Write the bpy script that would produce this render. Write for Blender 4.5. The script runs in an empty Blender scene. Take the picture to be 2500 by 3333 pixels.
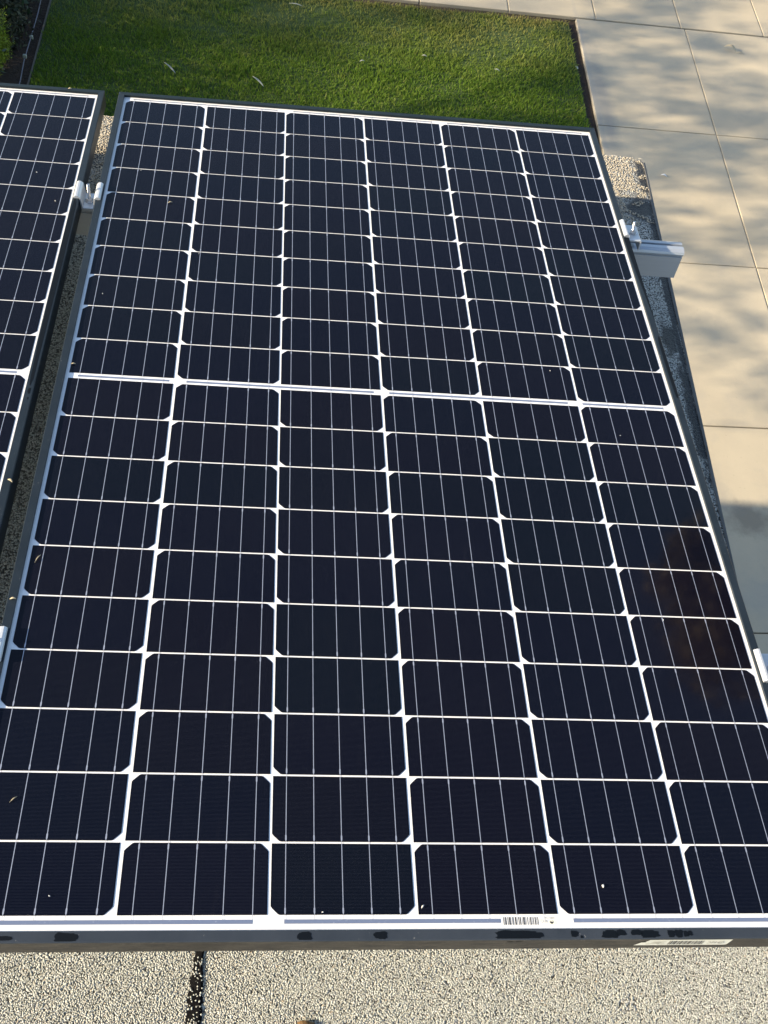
import bpy, bmesh, math, random
import numpy as np
from mathutils import Matrix, Vector, Euler
R = math.radians
scene = bpy.context.scene
col = scene.collection
rng = np.random.default_rng(7)
random.seed(7)

# ------------------------------------------------------------------ camera, sky, sun, exposure
cd = bpy.data.cameras.new('camera')
cam = bpy.data.objects.new('camera', cd); col.objects.link(cam)
cd.sensor_fit = 'HORIZONTAL'; cd.sensor_width = 36.0
cd.lens = 36.0 * 3375.45 / 2500.0
cd.clip_start = 0.05; cd.clip_end = 2000
_r = Vector((0.99027897, -0.03439469, 0.134776)); _u = Vector((-0.04412417, 0.84122261, 0.53888549)); _f = Vector((0.13191142, 0.53959385, -0.83152742))
cam.matrix_world = Matrix(((_r.x, _u.x, -_f.x, 0), (_r.y, _u.y, -_f.y, 0), (_r.z, _u.z, -_f.z, 4.2), (0, 0, 0, 1)))
scene.camera = cam

SUN = Vector((-2.40, -0.29, 1.0)).normalized()          # towards the sun
elev = math.asin(SUN.z); azim = math.atan2(SUN.x, SUN.y)
w = bpy.data.worlds.new('World'); scene.world = w; w.use_nodes = True
nt = w.node_tree; nt.nodes.clear()
sky = nt.nodes.new('ShaderNodeTexSky'); sky.sky_type = 'NISHITA'; sky.sun_disc = False
sky.sun_elevation = elev; sky.sun_rotation = azim % (2 * math.pi)
sky.air_density = 1.0; sky.dust_density = 1.0; sky.ozone_density = 1.0
bg = nt.nodes.new('ShaderNodeBackground'); bg.inputs['Strength'].default_value = 0.118
out = nt.nodes.new('ShaderNodeOutputWorld')
nt.links.new(sky.outputs[0], bg.inputs[0]); nt.links.new(bg.outputs[0], out.inputs[0])
sl = bpy.data.lights.new('sun', 'SUN'); sl.energy = 4.9; sl.angle = R(0.53); sl.color = (1.0, 0.83, 0.60)
so = bpy.data.objects.new('sun', sl); col.objects.link(so)
so.rotation_euler = SUN.to_track_quat('Z', 'Y').to_euler(); so.location = SUN * 40
scene.view_settings.view_transform = 'Standard'; scene.view_settings.look = 'None'
scene.view_settings.exposure = 1.2; scene.view_settings.gamma = 1.0
scene.view_settings.use_curve_mapping = False

# ------------------------------------------------------------------ node helpers
class NT:
    def __init__(s, name):
        s.m = bpy.data.materials.new(name); s.m.use_nodes = True
        s.t = s.m.node_tree; s.b = s.t.nodes['Principled BSDF']; s.tc = None
        s.o = s.t.nodes['Material Output']
    def n(s, typ, **kw):
        nd = s.t.nodes.new(typ)
        for k, v in kw.items():
            if isinstance(k, str) and hasattr(nd, k) and k not in nd.inputs: setattr(nd, k, v)
        return nd
    def l(s, a, b): s.t.links.new(a, b)
    def co(s, kind='Object'):
        if s.tc is None: s.tc = s.t.nodes.new('ShaderNodeTexCoord')
        return s.tc.outputs[kind]
    def setin(s, sock, v):
        if hasattr(v, 'links') or isinstance(v, bpy.types.NodeSocket): s.l(v, sock)
        else: sock.default_value = v
    def noise(s, scale, detail=3, rough=.55, vec=None, dist=0):
        nd = s.t.nodes.new('ShaderNodeTexNoise'); s.l(vec or s.co(), nd.inputs['Vector'])
        nd.inputs['Scale'].default_value = scale; nd.inputs['Detail'].default_value = detail
        nd.inputs['Roughness'].default_value = rough; nd.inputs['Distortion'].default_value = dist
        return nd.outputs['Fac']
    def vor(s, scale, feature='F1', outp='Distance', vec=None):
        nd = s.t.nodes.new('ShaderNodeTexVoronoi'); nd.feature = feature
        s.l(vec or s.co(), nd.inputs['Vector']); nd.inputs['Scale'].default_value = scale
        return nd.outputs[outp]
    def ramp(s, fac, stops, interp='LINEAR'):
        nd = s.t.nodes.new('ShaderNodeValToRGB'); nd.color_ramp.interpolation = interp
        e = nd.color_ramp.elements
        while len(e) < len(stops): e.new(.5)
        for i, (p, c) in enumerate(stops):
            e[i].position = p; e[i].color = (c, c, c, 1) if isinstance(c, (int, float)) else (*c, 1)
        s.l(fac, nd.inputs[0]); return nd.outputs[0]
    def mix(s, fac, a, b, blend='MIX'):
        nd = s.t.nodes.new('ShaderNodeMix'); nd.data_type = 'RGBA'; nd.blend_type = blend
        s.setin(nd.inputs[0], fac)
        for sock, v in ((nd.inputs[6], a), (nd.inputs[7], b)):
            if isinstance(v, tuple) and len(v) == 3: v = (*v, 1)
            s.setin(sock, v)
        return nd.outputs[2]
    def math(s, op, a, b=0.0, c=0.0):
        nd = s.t.nodes.new('ShaderNodeMath'); nd.operation = op
        s.setin(nd.inputs[0], a); s.setin(nd.inputs[1], b); s.setin(nd.inputs[2], c); return nd.outputs[0]
    def bump(s, h, strength=.5, dist=.01, prev=None):
        nd = s.t.nodes.new('ShaderNodeBump'); s.l(h, nd.inputs['Height'])
        nd.inputs['Strength'].default_value = strength; nd.inputs['Distance'].default_value = dist
        if prev is not None: s.l(prev, nd.inputs['Normal'])
        return nd.outputs['Normal']
    def sep(s, vec=None):
        nd = s.t.nodes.new('ShaderNodeSeparateXYZ'); s.l(vec or s.co(), nd.inputs[0]); return nd.outputs
    def mapping(s, scale=(1, 1, 1), loc=(0, 0, 0), rot=(0, 0, 0)):
        nd = s.t.nodes.new('ShaderNodeMapping'); s.l(s.co(), nd.inputs[0])
        nd.inputs['Scale'].default_value = scale; nd.inputs['Location'].default_value = loc; nd.inputs['Rotation'].default_value = rot
        return nd.outputs[0]
    def rand(s):
        return s.t.nodes.new('ShaderNodeObjectInfo').outputs['Random']
    def island(s):
        return s.t.nodes.new('ShaderNodeNewGeometry').outputs['Random Per Island']
    def set(s, **kw):
        names = dict(color='Base Color', rough='Roughness', metal='Metallic', normal='Normal', coat='Coat Weight',
                     coatr='Coat Roughness', spec='Specular IOR Level', trans='Transmission Weight', ior='IOR', sheen='Sheen Weight')
        for k, v in kw.items():
            if isinstance(v, tuple) and len(v) == 3: v = (*v, 1)
            s.setin(s.b.inputs[names[k]], v)
        return s.m
    def blob(s, x, y, rx, ry, wob, soft=.25):
        """1 inside a ragged ellipse, 0 outside (object coordinates)"""
        X, Y, Z = s.sep()
        dx = s.math('DIVIDE', s.math('SUBTRACT', X, x), rx); dy = s.math('DIVIDE', s.math('SUBTRACT', Y, y), ry)
        d = s.math('SQRT', s.math('ADD', s.math('MULTIPLY', dx, dx), s.math('MULTIPLY', dy, dy)))
        d = s.math('ADD', d, wob)
        nd = s.t.nodes.new('ShaderNodeMapRange'); s.l(d, nd.inputs[0])
        nd.inputs[1].default_value = 1 + soft; nd.inputs[2].default_value = 1 - soft
        return nd.outputs[0]

# ------------------------------------------------------------------ materials
def m_cell():
    s = NT('silicon_cell')
    x, y, z = s.sep()
    # printed contact fingers every 1.6 mm
    ph = s.math('FRACT', s.math('DIVIDE', s.math('ADD', y, 1.0), 0.00163))
    line = s.math('LESS_THAN', ph, 0.085)
    inx = s.math('LESS_THAN', s.math('ABSOLUTE', x), 0.0815)
    line = s.math('MULTIPLY', line, inx)
    r = s.rand()
    base = s.ramp(r, [(0., (.0004, .0010, .0050)), (.35, (.0009, .0010, .0052)), (.7, (.0014, .0010, .0042)), (1., (.0004, .0015, .0044))])
    P = s.t.nodes.new('ShaderNodeNewGeometry').outputs['Position']
    c = s.mix(s.math('MULTIPLY', line, .9), base, (.034, .038, .055))
    # thin dust film: drifts, dried run marks, fine specks
    film = s.ramp(s.noise(3.2, 5, .65, vec=P), [(.46, 0.), (.80, 1.)])
    c = s.mix(s.math('MULTIPLY', film, .007), c, (.20, .19, .18))
    run = s.ramp(s.noise(1, 5, .7, vec=s.mapping((60, 9, 1))), [(.60, 0.), (.80, 1.)])
    c = s.mix(s.math('MULTIPLY', s.math('MULTIPLY', run, film), .03), c, (.22, .21, .20))
    dust = s.ramp(s.noise(800, 2, .6), [(.66, 0.), (.74, 1.)])
    dust = s.math('MULTIPLY', dust, s.ramp(s.noise(5, 3, vec=P), [(.42, .03), (.75, .30)]))
    c = s.mix(dust, c, (.14, .14, .14))
    return s.set(color=c, rough=.5, spec=.0, coat=.46, coatr=.05)
def m_backsheet():
    s = NT('white_backsheet')
    c = s.mix(s.noise(60, 3), (.80, .80, .79), (.86, .86, .85))
    grit = s.ramp(s.noise(420, 3), [(.35, 0.), (.62, 1.)])
    c = s.mix(s.math('MULTIPLY', grit, .12), c, (.55, .54, .50))
    return s.set(color=c, rough=.55, coat=.9, coatr=.06)
def m_ribbon():
    s = NT('tinned_ribbon')
    c = s.mix(s.noise(180, 2), (.25, .28, .35), (.38, .41, .48))
    return s.set(color=c, rough=.42, metal=.25, coat=1.0, coatr=.05)
def m_strip():
    s = NT('bus_strip')
    sc = s.ramp(s.noise(260, 4, .7), [(.60, 0.), (.72, 1.)])
    c = s.mix(s.math('MULTIPLY', sc, .5), (.17, .21, .31), (.45, .48, .55))
    return s.set(color=c, rough=.4, metal=.2, coat=1.0, coatr=.05)
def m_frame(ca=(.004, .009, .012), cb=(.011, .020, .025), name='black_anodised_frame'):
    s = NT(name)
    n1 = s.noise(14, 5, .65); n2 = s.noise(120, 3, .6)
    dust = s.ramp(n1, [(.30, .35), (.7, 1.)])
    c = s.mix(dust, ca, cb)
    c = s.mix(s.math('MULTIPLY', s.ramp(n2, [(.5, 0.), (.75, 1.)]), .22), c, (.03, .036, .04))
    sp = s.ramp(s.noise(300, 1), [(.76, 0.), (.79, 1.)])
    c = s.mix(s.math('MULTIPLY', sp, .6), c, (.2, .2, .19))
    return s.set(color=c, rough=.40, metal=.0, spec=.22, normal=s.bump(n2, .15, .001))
def m_front():  # brown streaks carry the reflection of the sunlit gravel in their colour
    s = NT('gravel_reflection_face')
    n1 = s.ramp(s.noise(1, 6, .75, vec=s.mapping((26, 26, 150))), [(.34, 0.), (.66, 1.)]); n2 = s.noise(160, 4, .7)
    c = s.mix(n1, (.006, .006, .006), (.062, .055, .042))
    c = s.mix(s.ramp(n2, [(.55, 0.), (.75, .6)]), c, (.11, .10, .08))
    return s.set(color=c, rough=.5, normal=s.bump(n2, .3, .001))
def m_blackpatch():
    s = NT('black_patch'); return s.set(color=(.004, .006, .009), rough=.5, spec=.12)
def m_alu(name='aluminium', base=(.66, .68, .69), rough=.38):
    s = NT(name)
    st = s.noise(1, 4, .6, vec=s.mapping((8, 260, 260)))
    c = s.mix(st, tuple(b * .86 for b in base), base)
    return s.set(color=c, rough=rough, metal=.45, normal=s.bump(st, .08, .001))
def m_steel():
    s = NT('stainless_steel')
    X, Y, Z = s.sep()
    th = s.math('SINE', s.math('MULTIPLY', Z, 5200.0))
    return s.set(color=(.62, .60, .57), rough=.25, metal=.95, normal=s.bump(th, .5, .0006))
def m_roof():
    s = NT('mineral_cap_sheet')
    cellc = s.vor(300, outp='Color'); d = s.vor(300)
    X = s.sep(cellc)
    g = s.ramp(X[0], [(0., (.26, .26, .23)), (.25, (.42, .415, .37)), (.6, (.53, .525, .475)), (1., (.64, .63, .57))])
    g = s.mix(s.ramp(d, [(.45, 0.), (.72, 1.)]), g, (.05, .05, .047))
    big = s.noise(3.5, 4, .6)
    g = s.mix(s.ramp(big, [(.5, 0.), (.8, .22)]), g, (.40, .35, .26))
    wob = s.math('SUBTRACT', s.math('MULTIPLY', s.noise(28, 6, .75), 2.4), 1.2)
    tar = s.blob(.945, 2.015, .045, .045, wob)
    for q in ((.975, 2.13, .022, .07), (.935, 1.575, .020, .045), (.963, 1.75, .012, .16), (-.385, 2.045, .03, .028),
              (.968, 1.93, .010, .10), (.948, 1.35, .012, .16), (.955, 1.62, .006, .3), (-.36, 2.0, .03, .012)):
        tar = s.math('MAXIMUM', tar, s.blob(*q, wob))
    c = s.mix(s.math('MULTIPLY', tar, .93), g, (.012, .013, .015))
    h1 = s.math('MULTIPLY', d, -1.0)
    nb = s.bump(s.noise(55, 5, .6), .5, .006)
    n = s.bump(h1, .9, .003, nb)
    return s.set(color=c, rough=s.mix(tar, (.85,) * 3, (.45,) * 3), normal=n)
def m_granule(warm=0.0):
    s = NT('granule')
    c = s.ramp(s.island(), [(0., (.16, .16, .14)), (.05, (.34, .34, .30)), (.4, (.435, .45, .405)), (.8, (.515, .53, .485)), (.98, (.58, .59, .55)), (1., (.42, .34, .24))])
    big = s.noise(5, 4, .6)
    c = s.mix(s.ramp(big, [(.55, 0.), (.85, .18)]), c, (.42, .37, .26))
    if warm: c = s.mix(warm, c, (.52, .40, .25))
    return s.set(color=c, rough=.8)
def m_tar():
    s = NT('asphalt_bleed'); n = s.noise(220, 4, .7)
    return s.set(color=s.mix(n, (.003, .003, .0035), (.009, .009, .010)), rough=.9, spec=.08, normal=s.bump(n, .8, .003))
def m_concrete(name, tint=1.0):
    s = NT(name)
    P = s.t.nodes.new('ShaderNodeNewGeometry').outputs['Position']
    a = s.noise(1.1, 5, .6, vec=P); b = s.noise(9, 6, .7, vec=P); f = s.noise(220, 3, .6, vec=P)
    c = s.mix(s.ramp(a, [(.3, 0.), (.7, 1.)]), (.43 * tint, .370 * tint, .258 * tint), (.55 * tint, .474 * tint, .332 * tint))
    c = s.mix(s.math('MULTIPLY', s.ramp(b, [(.45, 0.), (.75, 1.)]), .35), c, (.42, .36, .27))
    c = s.mix(s.math('MULTIPLY', f, .22), c, (.33, .29, .23))
    r = s.rand(); c = s.mix(s.math('MULTIPLY', r, .22), c, (.42, .375, .29))
    c = s.mix(s.ramp(s.noise(75, 2, .6, vec=P), [(.70, 0.), (.76, .35)]), c, (.16, .14, .11))
    c = s.mix(s.ramp(s.noise(2.7, 6, .75, vec=P), [(.52, 0.), (.70, .32)]), c, (.30, .285, .25))
    # old stains with shapes of their own
    X, Y, Z = s.sep(P)
    wob = s.math('SUBTRACT', s.math('MULTIPLY', s.noise(7, 5, .7, vec=P), 2.0), 1.0)
    def st(x, y, rx, ry, k, colr, soft=.5, wk=.7):
        nonlocal c
        dx = s.math('DIVIDE', s.math('SUBTRACT', X, x), rx); dy = s.math('DIVIDE', s.math('SUBTRACT', Y, y), ry)
        d = s.math('ADD', s.math('SQRT', s.math('ADD', s.math('MULTIPLY', dx, dx), s.math('MULTIPLY', dy, dy))), s.math('MULTIPLY', wob, wk))
        nd = s.t.nodes.new('ShaderNodeMapRange'); s.l(d, nd.inputs[0]); nd.inputs[1].default_value = 1 + soft; nd.inputs[2].default_value = 1 - soft
        c = s.mix(s.math('MULTIPLY', nd.outputs[0], k), c, colr)
    st(2.57, 2.77, .13, .08, .6, (.16, .135, .10), .6, 1.7)
    st(2.36, 2.90, .10, .12, .35, (.27, .26, .23), .6, 1.9)
    st(2.50, 2.30, .14, .10, .35, (.30, .30, .27), .6, 1.9)
    st(2.30, 6.15, .055, .55, .55, (.20, .21, .21), .6)
    st(2.245, 6.3, .02, .9, .45, (.27, .27, .26))
    st(2.40, 5.55, .03, .05, .5, (.22, .21, .19))
    return s.set(color=c, rough=.85, normal=s.bump(f, .35, .002, s.bump(b, .2, .004)))
def m_simple(name, ca, cb, scale=20, rough=.8, bump=.3, bd=.004):
    s = NT(name); n = s.noise(scale, 4, .65)
    return s.set(color=s.mix(n, ca, cb), rough=rough, normal=s.bump(n, bump, bd))
def m_grass():
    s = NT('grass_blades')
    P = s.t.nodes.new('ShaderNodeNewGeometry').outputs['Position']
    r = s.island()
    c = s.ramp(r, [(0., (.105, .185, .022)), (.5, (.150, .248, .032)), (.85, (.22, .32, .04)), (1., (.32, .33, .10))])
    big = s.noise(1.8, 5, .7, vec=P)
    c = s.mix(s.ramp(big, [(.35, 0.), (.62, .45)]), c, (.125, .225, .020))
    X, Y, Z = s.sep(P)
    # thin, dry turf towards the pavement
    nd = s.t.nodes.new('ShaderNodeMapRange'); s.l(Y, nd.inputs[0]); nd.inputs[1].default_value = 6.25; nd.inputs[2].default_value = 6.95
    e = s.math('MULTIPLY', nd.outputs[0], s.ramp(s.noise(2.6, 5, .7, vec=P), [(.32, .1), (.68, 1.)]))
    c = s.mix(s.math('MULTIPLY', e, .85), c, (.34, .28, .11))
    br = s.ramp(s.noise(5, 5, .7, vec=P), [(.58, 0.), (.75, .6)])
    c = s.mix(br, c, (.28, .27, .07))
    s.set(color=c, rough=.6, spec=.2)
    tr = s.t.nodes.new('ShaderNodeBsdfTranslucent'); s.l(c, tr.inputs[0])
    mx = s.t.nodes.new('ShaderNodeMixShader'); mx.inputs[0].default_value = .52
    s.l(s.b.outputs[0], mx.inputs[1]); s.l(tr.outputs[0], mx.inputs[2]); s.l(mx.outputs[0], s.o.inputs[0])
    return s.m
def m_leaf(name, cols, rough=.45):
    s = NT(name); n = len(cols)
    c = s.ramp(s.island(), [(i / (n - 1), q) for i, q in enumerate(cols)])
    return s.set(color=c, rough=rough, spec=.4)

M = dict(cell=m_cell(), back=m_backsheet(), ribbon=m_ribbon(), strip=m_strip(), frame=m_frame(), sideframe=m_frame((.007, .012, .018), (.017, .026, .036), 'dusty_side_frame'), nearframe=m_frame((.020, .027, .037), (.040, .049, .062), 'dusty_near_frame'), front=m_front(), blackpatch=m_blackpatch(),
         alu=m_alu(), rail=m_alu('rail_aluminium', (.50, .54, .58), .45), steel=m_steel(), roof=m_roof(), granule=m_granule(), grit=m_granule(.45), tar=m_tar(),
         slab=m_concrete('driveway_concrete'), walk=m_concrete('pavement_concrete', .97), grass=m_grass(),
         joint=m_simple('joint_dirt', (.09, .078, .06), (.17, .15, .12), 40),
         jlight=m_simple('joint_mortar', (.50, .41, .29), (.58, .49, .36), 30),
         soil=m_simple('soil', (.020, .014, .010), (.060, .042, .030), 35, .95, .8, .02),
         turf=m_simple('turf_base', (.030, .060, .010), (.055, .085, .020), 25, .95, .6, .02),
         asphalt=m_simple('road_asphalt', (.045, .045, .045), (.065, .063, .06), 90, .9),
         earth=m_simple('ground_earth', (.16, .13, .09), (.24, .20, .14), 3, .95),
         render_=m_simple('wall_render', (.52, .47, .38), (.58, .53, .44), 12, .9),
         ink=m_simple('printed_ink', (.03, .03, .03), (.05, .05, .05), 60, .6, 0.), 
         paper=m_simple('label_paper', (.70, .69, .58), (.78, .77, .66), 50, .6, .05),
         inklight=m_simple('faded_ink', (.28, .28, .25), (.34, .34, .30), 60, .6, 0.),
         yellowing=m_simple('yellowed_film', (.74, .75, .55), (.80, .80, .68), 90, .4, 0.),
         plastic=m_simple('backsheet_underside', (.55, .55, .55), (.6, .6, .6), 10),
         wire=m_simple('grey_wire', (.10, .10, .12), (.20, .20, .24), 40, .5),
         bark=m_simple('bark', (.10, .07, .05), (.22, .17, .12), 14, .9, .8, .03),
         leafdark=m_leaf('dark_hedge_leaf', [(.006, .016, .008), (.014, .034, .014), (.030, .060, .026), (.060, .095, .060)]),
         leafolive=m_leaf('olive_leaf', [(.012, .018, .010), (.035, .045, .022), (.07, .08, .045)], .6),
         leafyel=m_leaf('lime_frond', [(.13, .19, .010), (.24, .32, .018), (.36, .44, .04)]),
         leaftree=m_leaf('tree_leaf', [(.03, .05, .02), (.07, .10, .035), (.10, .12, .05)]),
         leafbrown=m_leaf('rust_leaf', [(.15, .11, .065), (.33, .26, .15), (.52, .42, .25)]),
         dry=m_simple('dry_leaf_tan', (.42, .34, .20), (.62, .52, .34), 60, .7),
         gum=m_simple('pale_leaf', (.26, .28, .22), (.36, .38, .32), 60, .6),
         droppings=m_simple('chalky_white', (.70, .69, .64), (.80, .79, .74), 200, .7),
         rust=m_simple('brown_bract', (.03, .016, .008), (.30, .18, .07), 160, .7, .6, .003))

# ------------------------------------------------------------------ mesh helpers
def new(name, verts, faces, mat, parent=None, smooth=False, warp=None):
    me = bpy.data.meshes.new(name)
    if warp: verts = [warp(*v) for v in verts]
    me.from_pydata([tuple(v) for v in verts], [], [tuple(f) for f in faces])
    if mat: me.materials.append(M[mat] if isinstance(mat, str) else mat)
    if smooth:
        for p in me.polygons: p.use_smooth = True
    me.update()
    o = bpy.data.objects.new(name, me); col.objects.link(o)
    if parent is not None: o.parent = parent
    return o
def fastmesh(name, V, F, mat, parent=None, smooth=False):
    """V (n,3) array, F (m,k) array"""
    me = bpy.data.meshes.new(name); k = F.shape[1]
    me.vertices.add(len(V)); me.vertices.foreach_set('co', V.astype('f').ravel())
    me.loops.add(F.size); me.loops.foreach_set('vertex_index', F.astype('i').ravel())
    me.polygons.add(len(F)); me.polygons.foreach_set('loop_start', (np.arange(len(F)) * k).astype('i'))
    me.polygons.foreach_set('loop_total', np.full(len(F), k, 'i'))
    if smooth: me.polygons.foreach_set('use_smooth', np.ones(len(F), bool))
    me.materials.append(M[mat]); me.update(calc_edges=True); me.validate()
    o = bpy.data.objects.new(name, me); col.objects.link(o)
    if parent is not None: o.parent = parent
    return o
def empty(name, loc=(0, 0, 0), parent=None):
    o = bpy.data.objects.new(name, None); col.objects.link(o); o.location = loc; o.empty_display_size = .1
    if parent is not None: o.parent = parent
    return o
def tag(o, label=None, cat=None, group=None, kind=None):
    if label: o['label'] = label
    if cat: o['category'] = cat
    if group: o['group'] = group
    if kind: o['kind'] = kind
    return o
def box(x0, x1, y0, y1, z0, z1):
    v = [(x0, y0, z0), (x1, y0, z0), (x1, y1, z0), (x0, y1, z0), (x0, y0, z1), (x1, y0, z1), (x1, y1, z1), (x0, y1, z1)]
    f = [(0, 3, 2, 1), (4, 5, 6, 7), (0, 1, 5, 4), (1, 2, 6, 5), (2, 3, 7, 6), (3, 0, 4, 7)]
    return v, f
def extrude(profile, a, b, axis='y', n=1):
    """closed profile of (p, q); axis y: (x, z) profile; axis x: (y, z) profile. a, b may be functions of (p, q)"""
    V = []; F = []; k = len(profile)
    for i in range(n + 1):
        t = i / n
        for (p, q) in profile:
            A = a(p, q) if callable(a) else a; B = b(p, q) if callable(b) else b
            s = A + (B - A) * t
            V.append((p, s, q) if axis == 'y' else (s, p, q))
    for i in range(n):
        for j in range(k):
            j2 = (j + 1) % k
            F.append((i * k + j, i * k + j2, (i + 1) * k + j2, (i + 1) * k + j))
    F.append(tuple(range(k - 1, -1, -1))); F.append(tuple(n * k + j for j in range(k)))
    return V, F
def fixn(o):
    bm = bmesh.new(); bm.from_mesh(o.data); bmesh.ops.recalc_face_normals(bm, faces=bm.faces); bm.to_mesh(o.data); bm.free(); return o
def bevel(o, wd, seg=2):
    m = o.modifiers.new('bevel', 'BEVEL'); m.width = wd; m.segments = seg; m.limit_method = 'ANGLE'; m.angle_limit = R(35); return o
def tube(path, radii, k=8):
    V = []; F = []
    for i, (p, r) in enumerate(zip(path, radii)):
        a = Vector(path[min(i + 1, len(path) - 1)]) - Vector(path[max(i - 1, 0)]); a.normalize()
        q = a.to_track_quat('Z', 'Y')
        for j in range(k):
            v = q @ Vector((math.cos(2 * math.pi * j / k) * r, math.sin(2 * math.pi * j / k) * r, 0)) + Vector(p)
            V.append(tuple(v))
    for i in range(len(path) - 1):
        for j in range(k):
            j2 = (j + 1) % k; F.append((i * k + j, i * k + j2, (i + 1) * k + j2, (i + 1) * k + j))
    F.append(tuple(range(k - 1, -1, -1))); F.append(tuple((len(path) - 1) * k + j for j in range(k)))
    return V, F
def children(o): return [c for c in KIDS.get(o.name, [])]
KIDS = {}
def index_kids():
    KIDS.clear()
    for o in col.objects:
        if o.parent: KIDS.setdefault(o.parent.name, []).append(o)
def copy_tree(o, parent=None):
    c = o.copy(); col.objects.link(c)
    if parent is not None: c.parent = parent
    for ch in children(o): copy_tree(ch, c)
    return c

# ------------------------------------------------------------------ ground and paving (world metres, z = 0 ground)
def G(a, b, z=0.0): return (a + .015 * (b - 6), b + .018 * (a - 2.7), z)
g = new('ground', [(-300, -300, -.06), (300, -300, -.06), (300, 300, -.06), (-300, 300, -.06)], [(0, 1, 2, 3)], 'earth'); tag(g, kind='structure')
def gbox(name, a0, a1, b0, b1, z0, z1, mat, parent=None, bev=0):
    v, f = box(a0, a1, b0, b1, z0, z1); v = [G(x, y, z) for x, y, z in v]
    o = new(name, v, f, mat, parent)
    if bev: bevel(o, bev, 2)
    return o
# lawn soil and turf
tag(gbox('lawn_base', -1.44, 2.165, 2.9, 7.07, -.05, .0, 'turf'), kind='structure')
tag(gbox('garden_bed', -7, -1.444, 2.9, 7.07, -.05, -.012, 'soil'), kind='structure')
tag(gbox('edging_soil', 2.169, 2.219, 2.9, 7.12, -.055, -.018, 'soil'), kind='structure')
tag(gbox('verge_soil', -7, 2.165, 7.074, 7.13, -.055, -.015, 'soil'), kind='structure')
# driveway: a jointed sheet of concrete slabs
drive = empty('driveway'); tag(drive, kind='structure')
bed = gbox('joint_bed', 2.224, 7.0, -4, 7.120, -.055, -.012, 'joint', drive)
rows = [7.118, 5.895, 4.625, 3.372, 2.128, .88, -.37, -1.6, -2.85]
cols_ = [2.224, 3.066, 3.93, 4.79, 5.65, 6.5]
for i in range(len(cols_) - 1):
    for j in range(len(rows) - 1):
        jit = random.uniform(-.0012, .0012)
        gbox('slab', cols_[i] + (.004 if i else 0), cols_[i + 1] - .004, rows[j + 1] + .0035, rows[j] - (.0035 if j else 0), -.05, .012 + jit, 'slab', drive, .004)
    if i:
        pass
for a in cols_[1:-1]:       # pale trowelled strip in the long joints
    gbox('joint_strip', a - .0035, a + .0035, -2.8, 7.11, -.05, .0035, 'jlight', drive)
walk = empty('pavement'); tag(walk, kind='structure')
gbox('joint_bed', -7, 9, 7.136, 8.6, -.055, -.012, 'joint', walk)
for i in range(-12, 10):
    a0 = 1.058 + .66 * i
    gbox('slab', a0 + .004, a0 + .656, 7.136, 8.58, -.05, .012 + random.uniform(-.001, .001), 'walk', walk, .004)
    if a0 > 1.5 and a0 < 6: gbox('joint_strip', a0 - .0035, a0 + .0035, 7.14, 8.57, -.05, .004, 'jlight', walk)
kb = gbox('kerb', -40, 60, 8.60, 8.76, -.15, .010, 'walk'); tag(kb, kind='structure')
rd = gbox('road', -80, 90, 8.765, 17, -.15, -.055, 'asphalt'); tag(rd, kind='structure')

# grass blades
def grass():
    n = 190000
    a = rng.uniform(-1.435, 2.16, n); b = rng.uniform(3.2, 7.075, n)
    dens = np.sin(a * 5.1 + 1.3 * np.sin(b * 3.3)) * np.sin(b * 4.7 + a) 
    keep = ~((b > 6.55) & (rng.random(n) < .35 + .25 * dens)) | (b > 7.02)
    bare = (((a - .16) / .35) ** 2 + ((b - 6.85) / .14) ** 2 < 1) & (rng.random(n) < .5)
    keep &= ~bare
    a = a[keep]; b = b[keep]; n = len(a)
    X = a + .015 * (b - 6); Y = b + .018 * (a - 2.7)
    h = rng.uniform(.012, .030, n) * (1 + .35 * np.sin(X * 7 + Y * 3) * np.sin(Y * 9)); wd = rng.uniform(.0016, .0032, n)
    th = rng.uniform(0, 2 * np.pi, n); ln = rng.uniform(.2, 1.1, n) * h; la = rng.uniform(0, 2 * np.pi, n)
    dx = np.cos(th) * wd; dy = np.sin(th) * wd
    bx = np.cos(la) * ln; by = np.sin(la) * ln
    V = np.empty((n, 5, 3))
    z0 = -.002
    V[:, 0] = np.c_[X - dx, Y - dy, np.full(n, z0)]; V[:, 1] = np.c_[X + dx, Y + dy, np.full(n, z0)]
    V[:, 2] = np.c_[X + dx * .8 + bx * .35, Y + dy * .8 + by * .35, h * .6]; V[:, 3] = np.c_[X - dx * .8 + bx * .35, Y - dy * .8 + by * .35, h * .6]
    V[:, 4] = np.c_[X + bx, Y + by, h]
    idx = np.arange(n)[:, None] * 5
    F = np.concatenate([idx + [0, 1, 2], idx + [0, 2, 3], idx + [3, 2, 4]])
    o = fastmesh('grass', V.reshape(-1, 3), F, 'grass')
    tag(o, 'short green lawn, drier and browner along the pavement', 'grass', kind='stuff')
grass()

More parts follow.
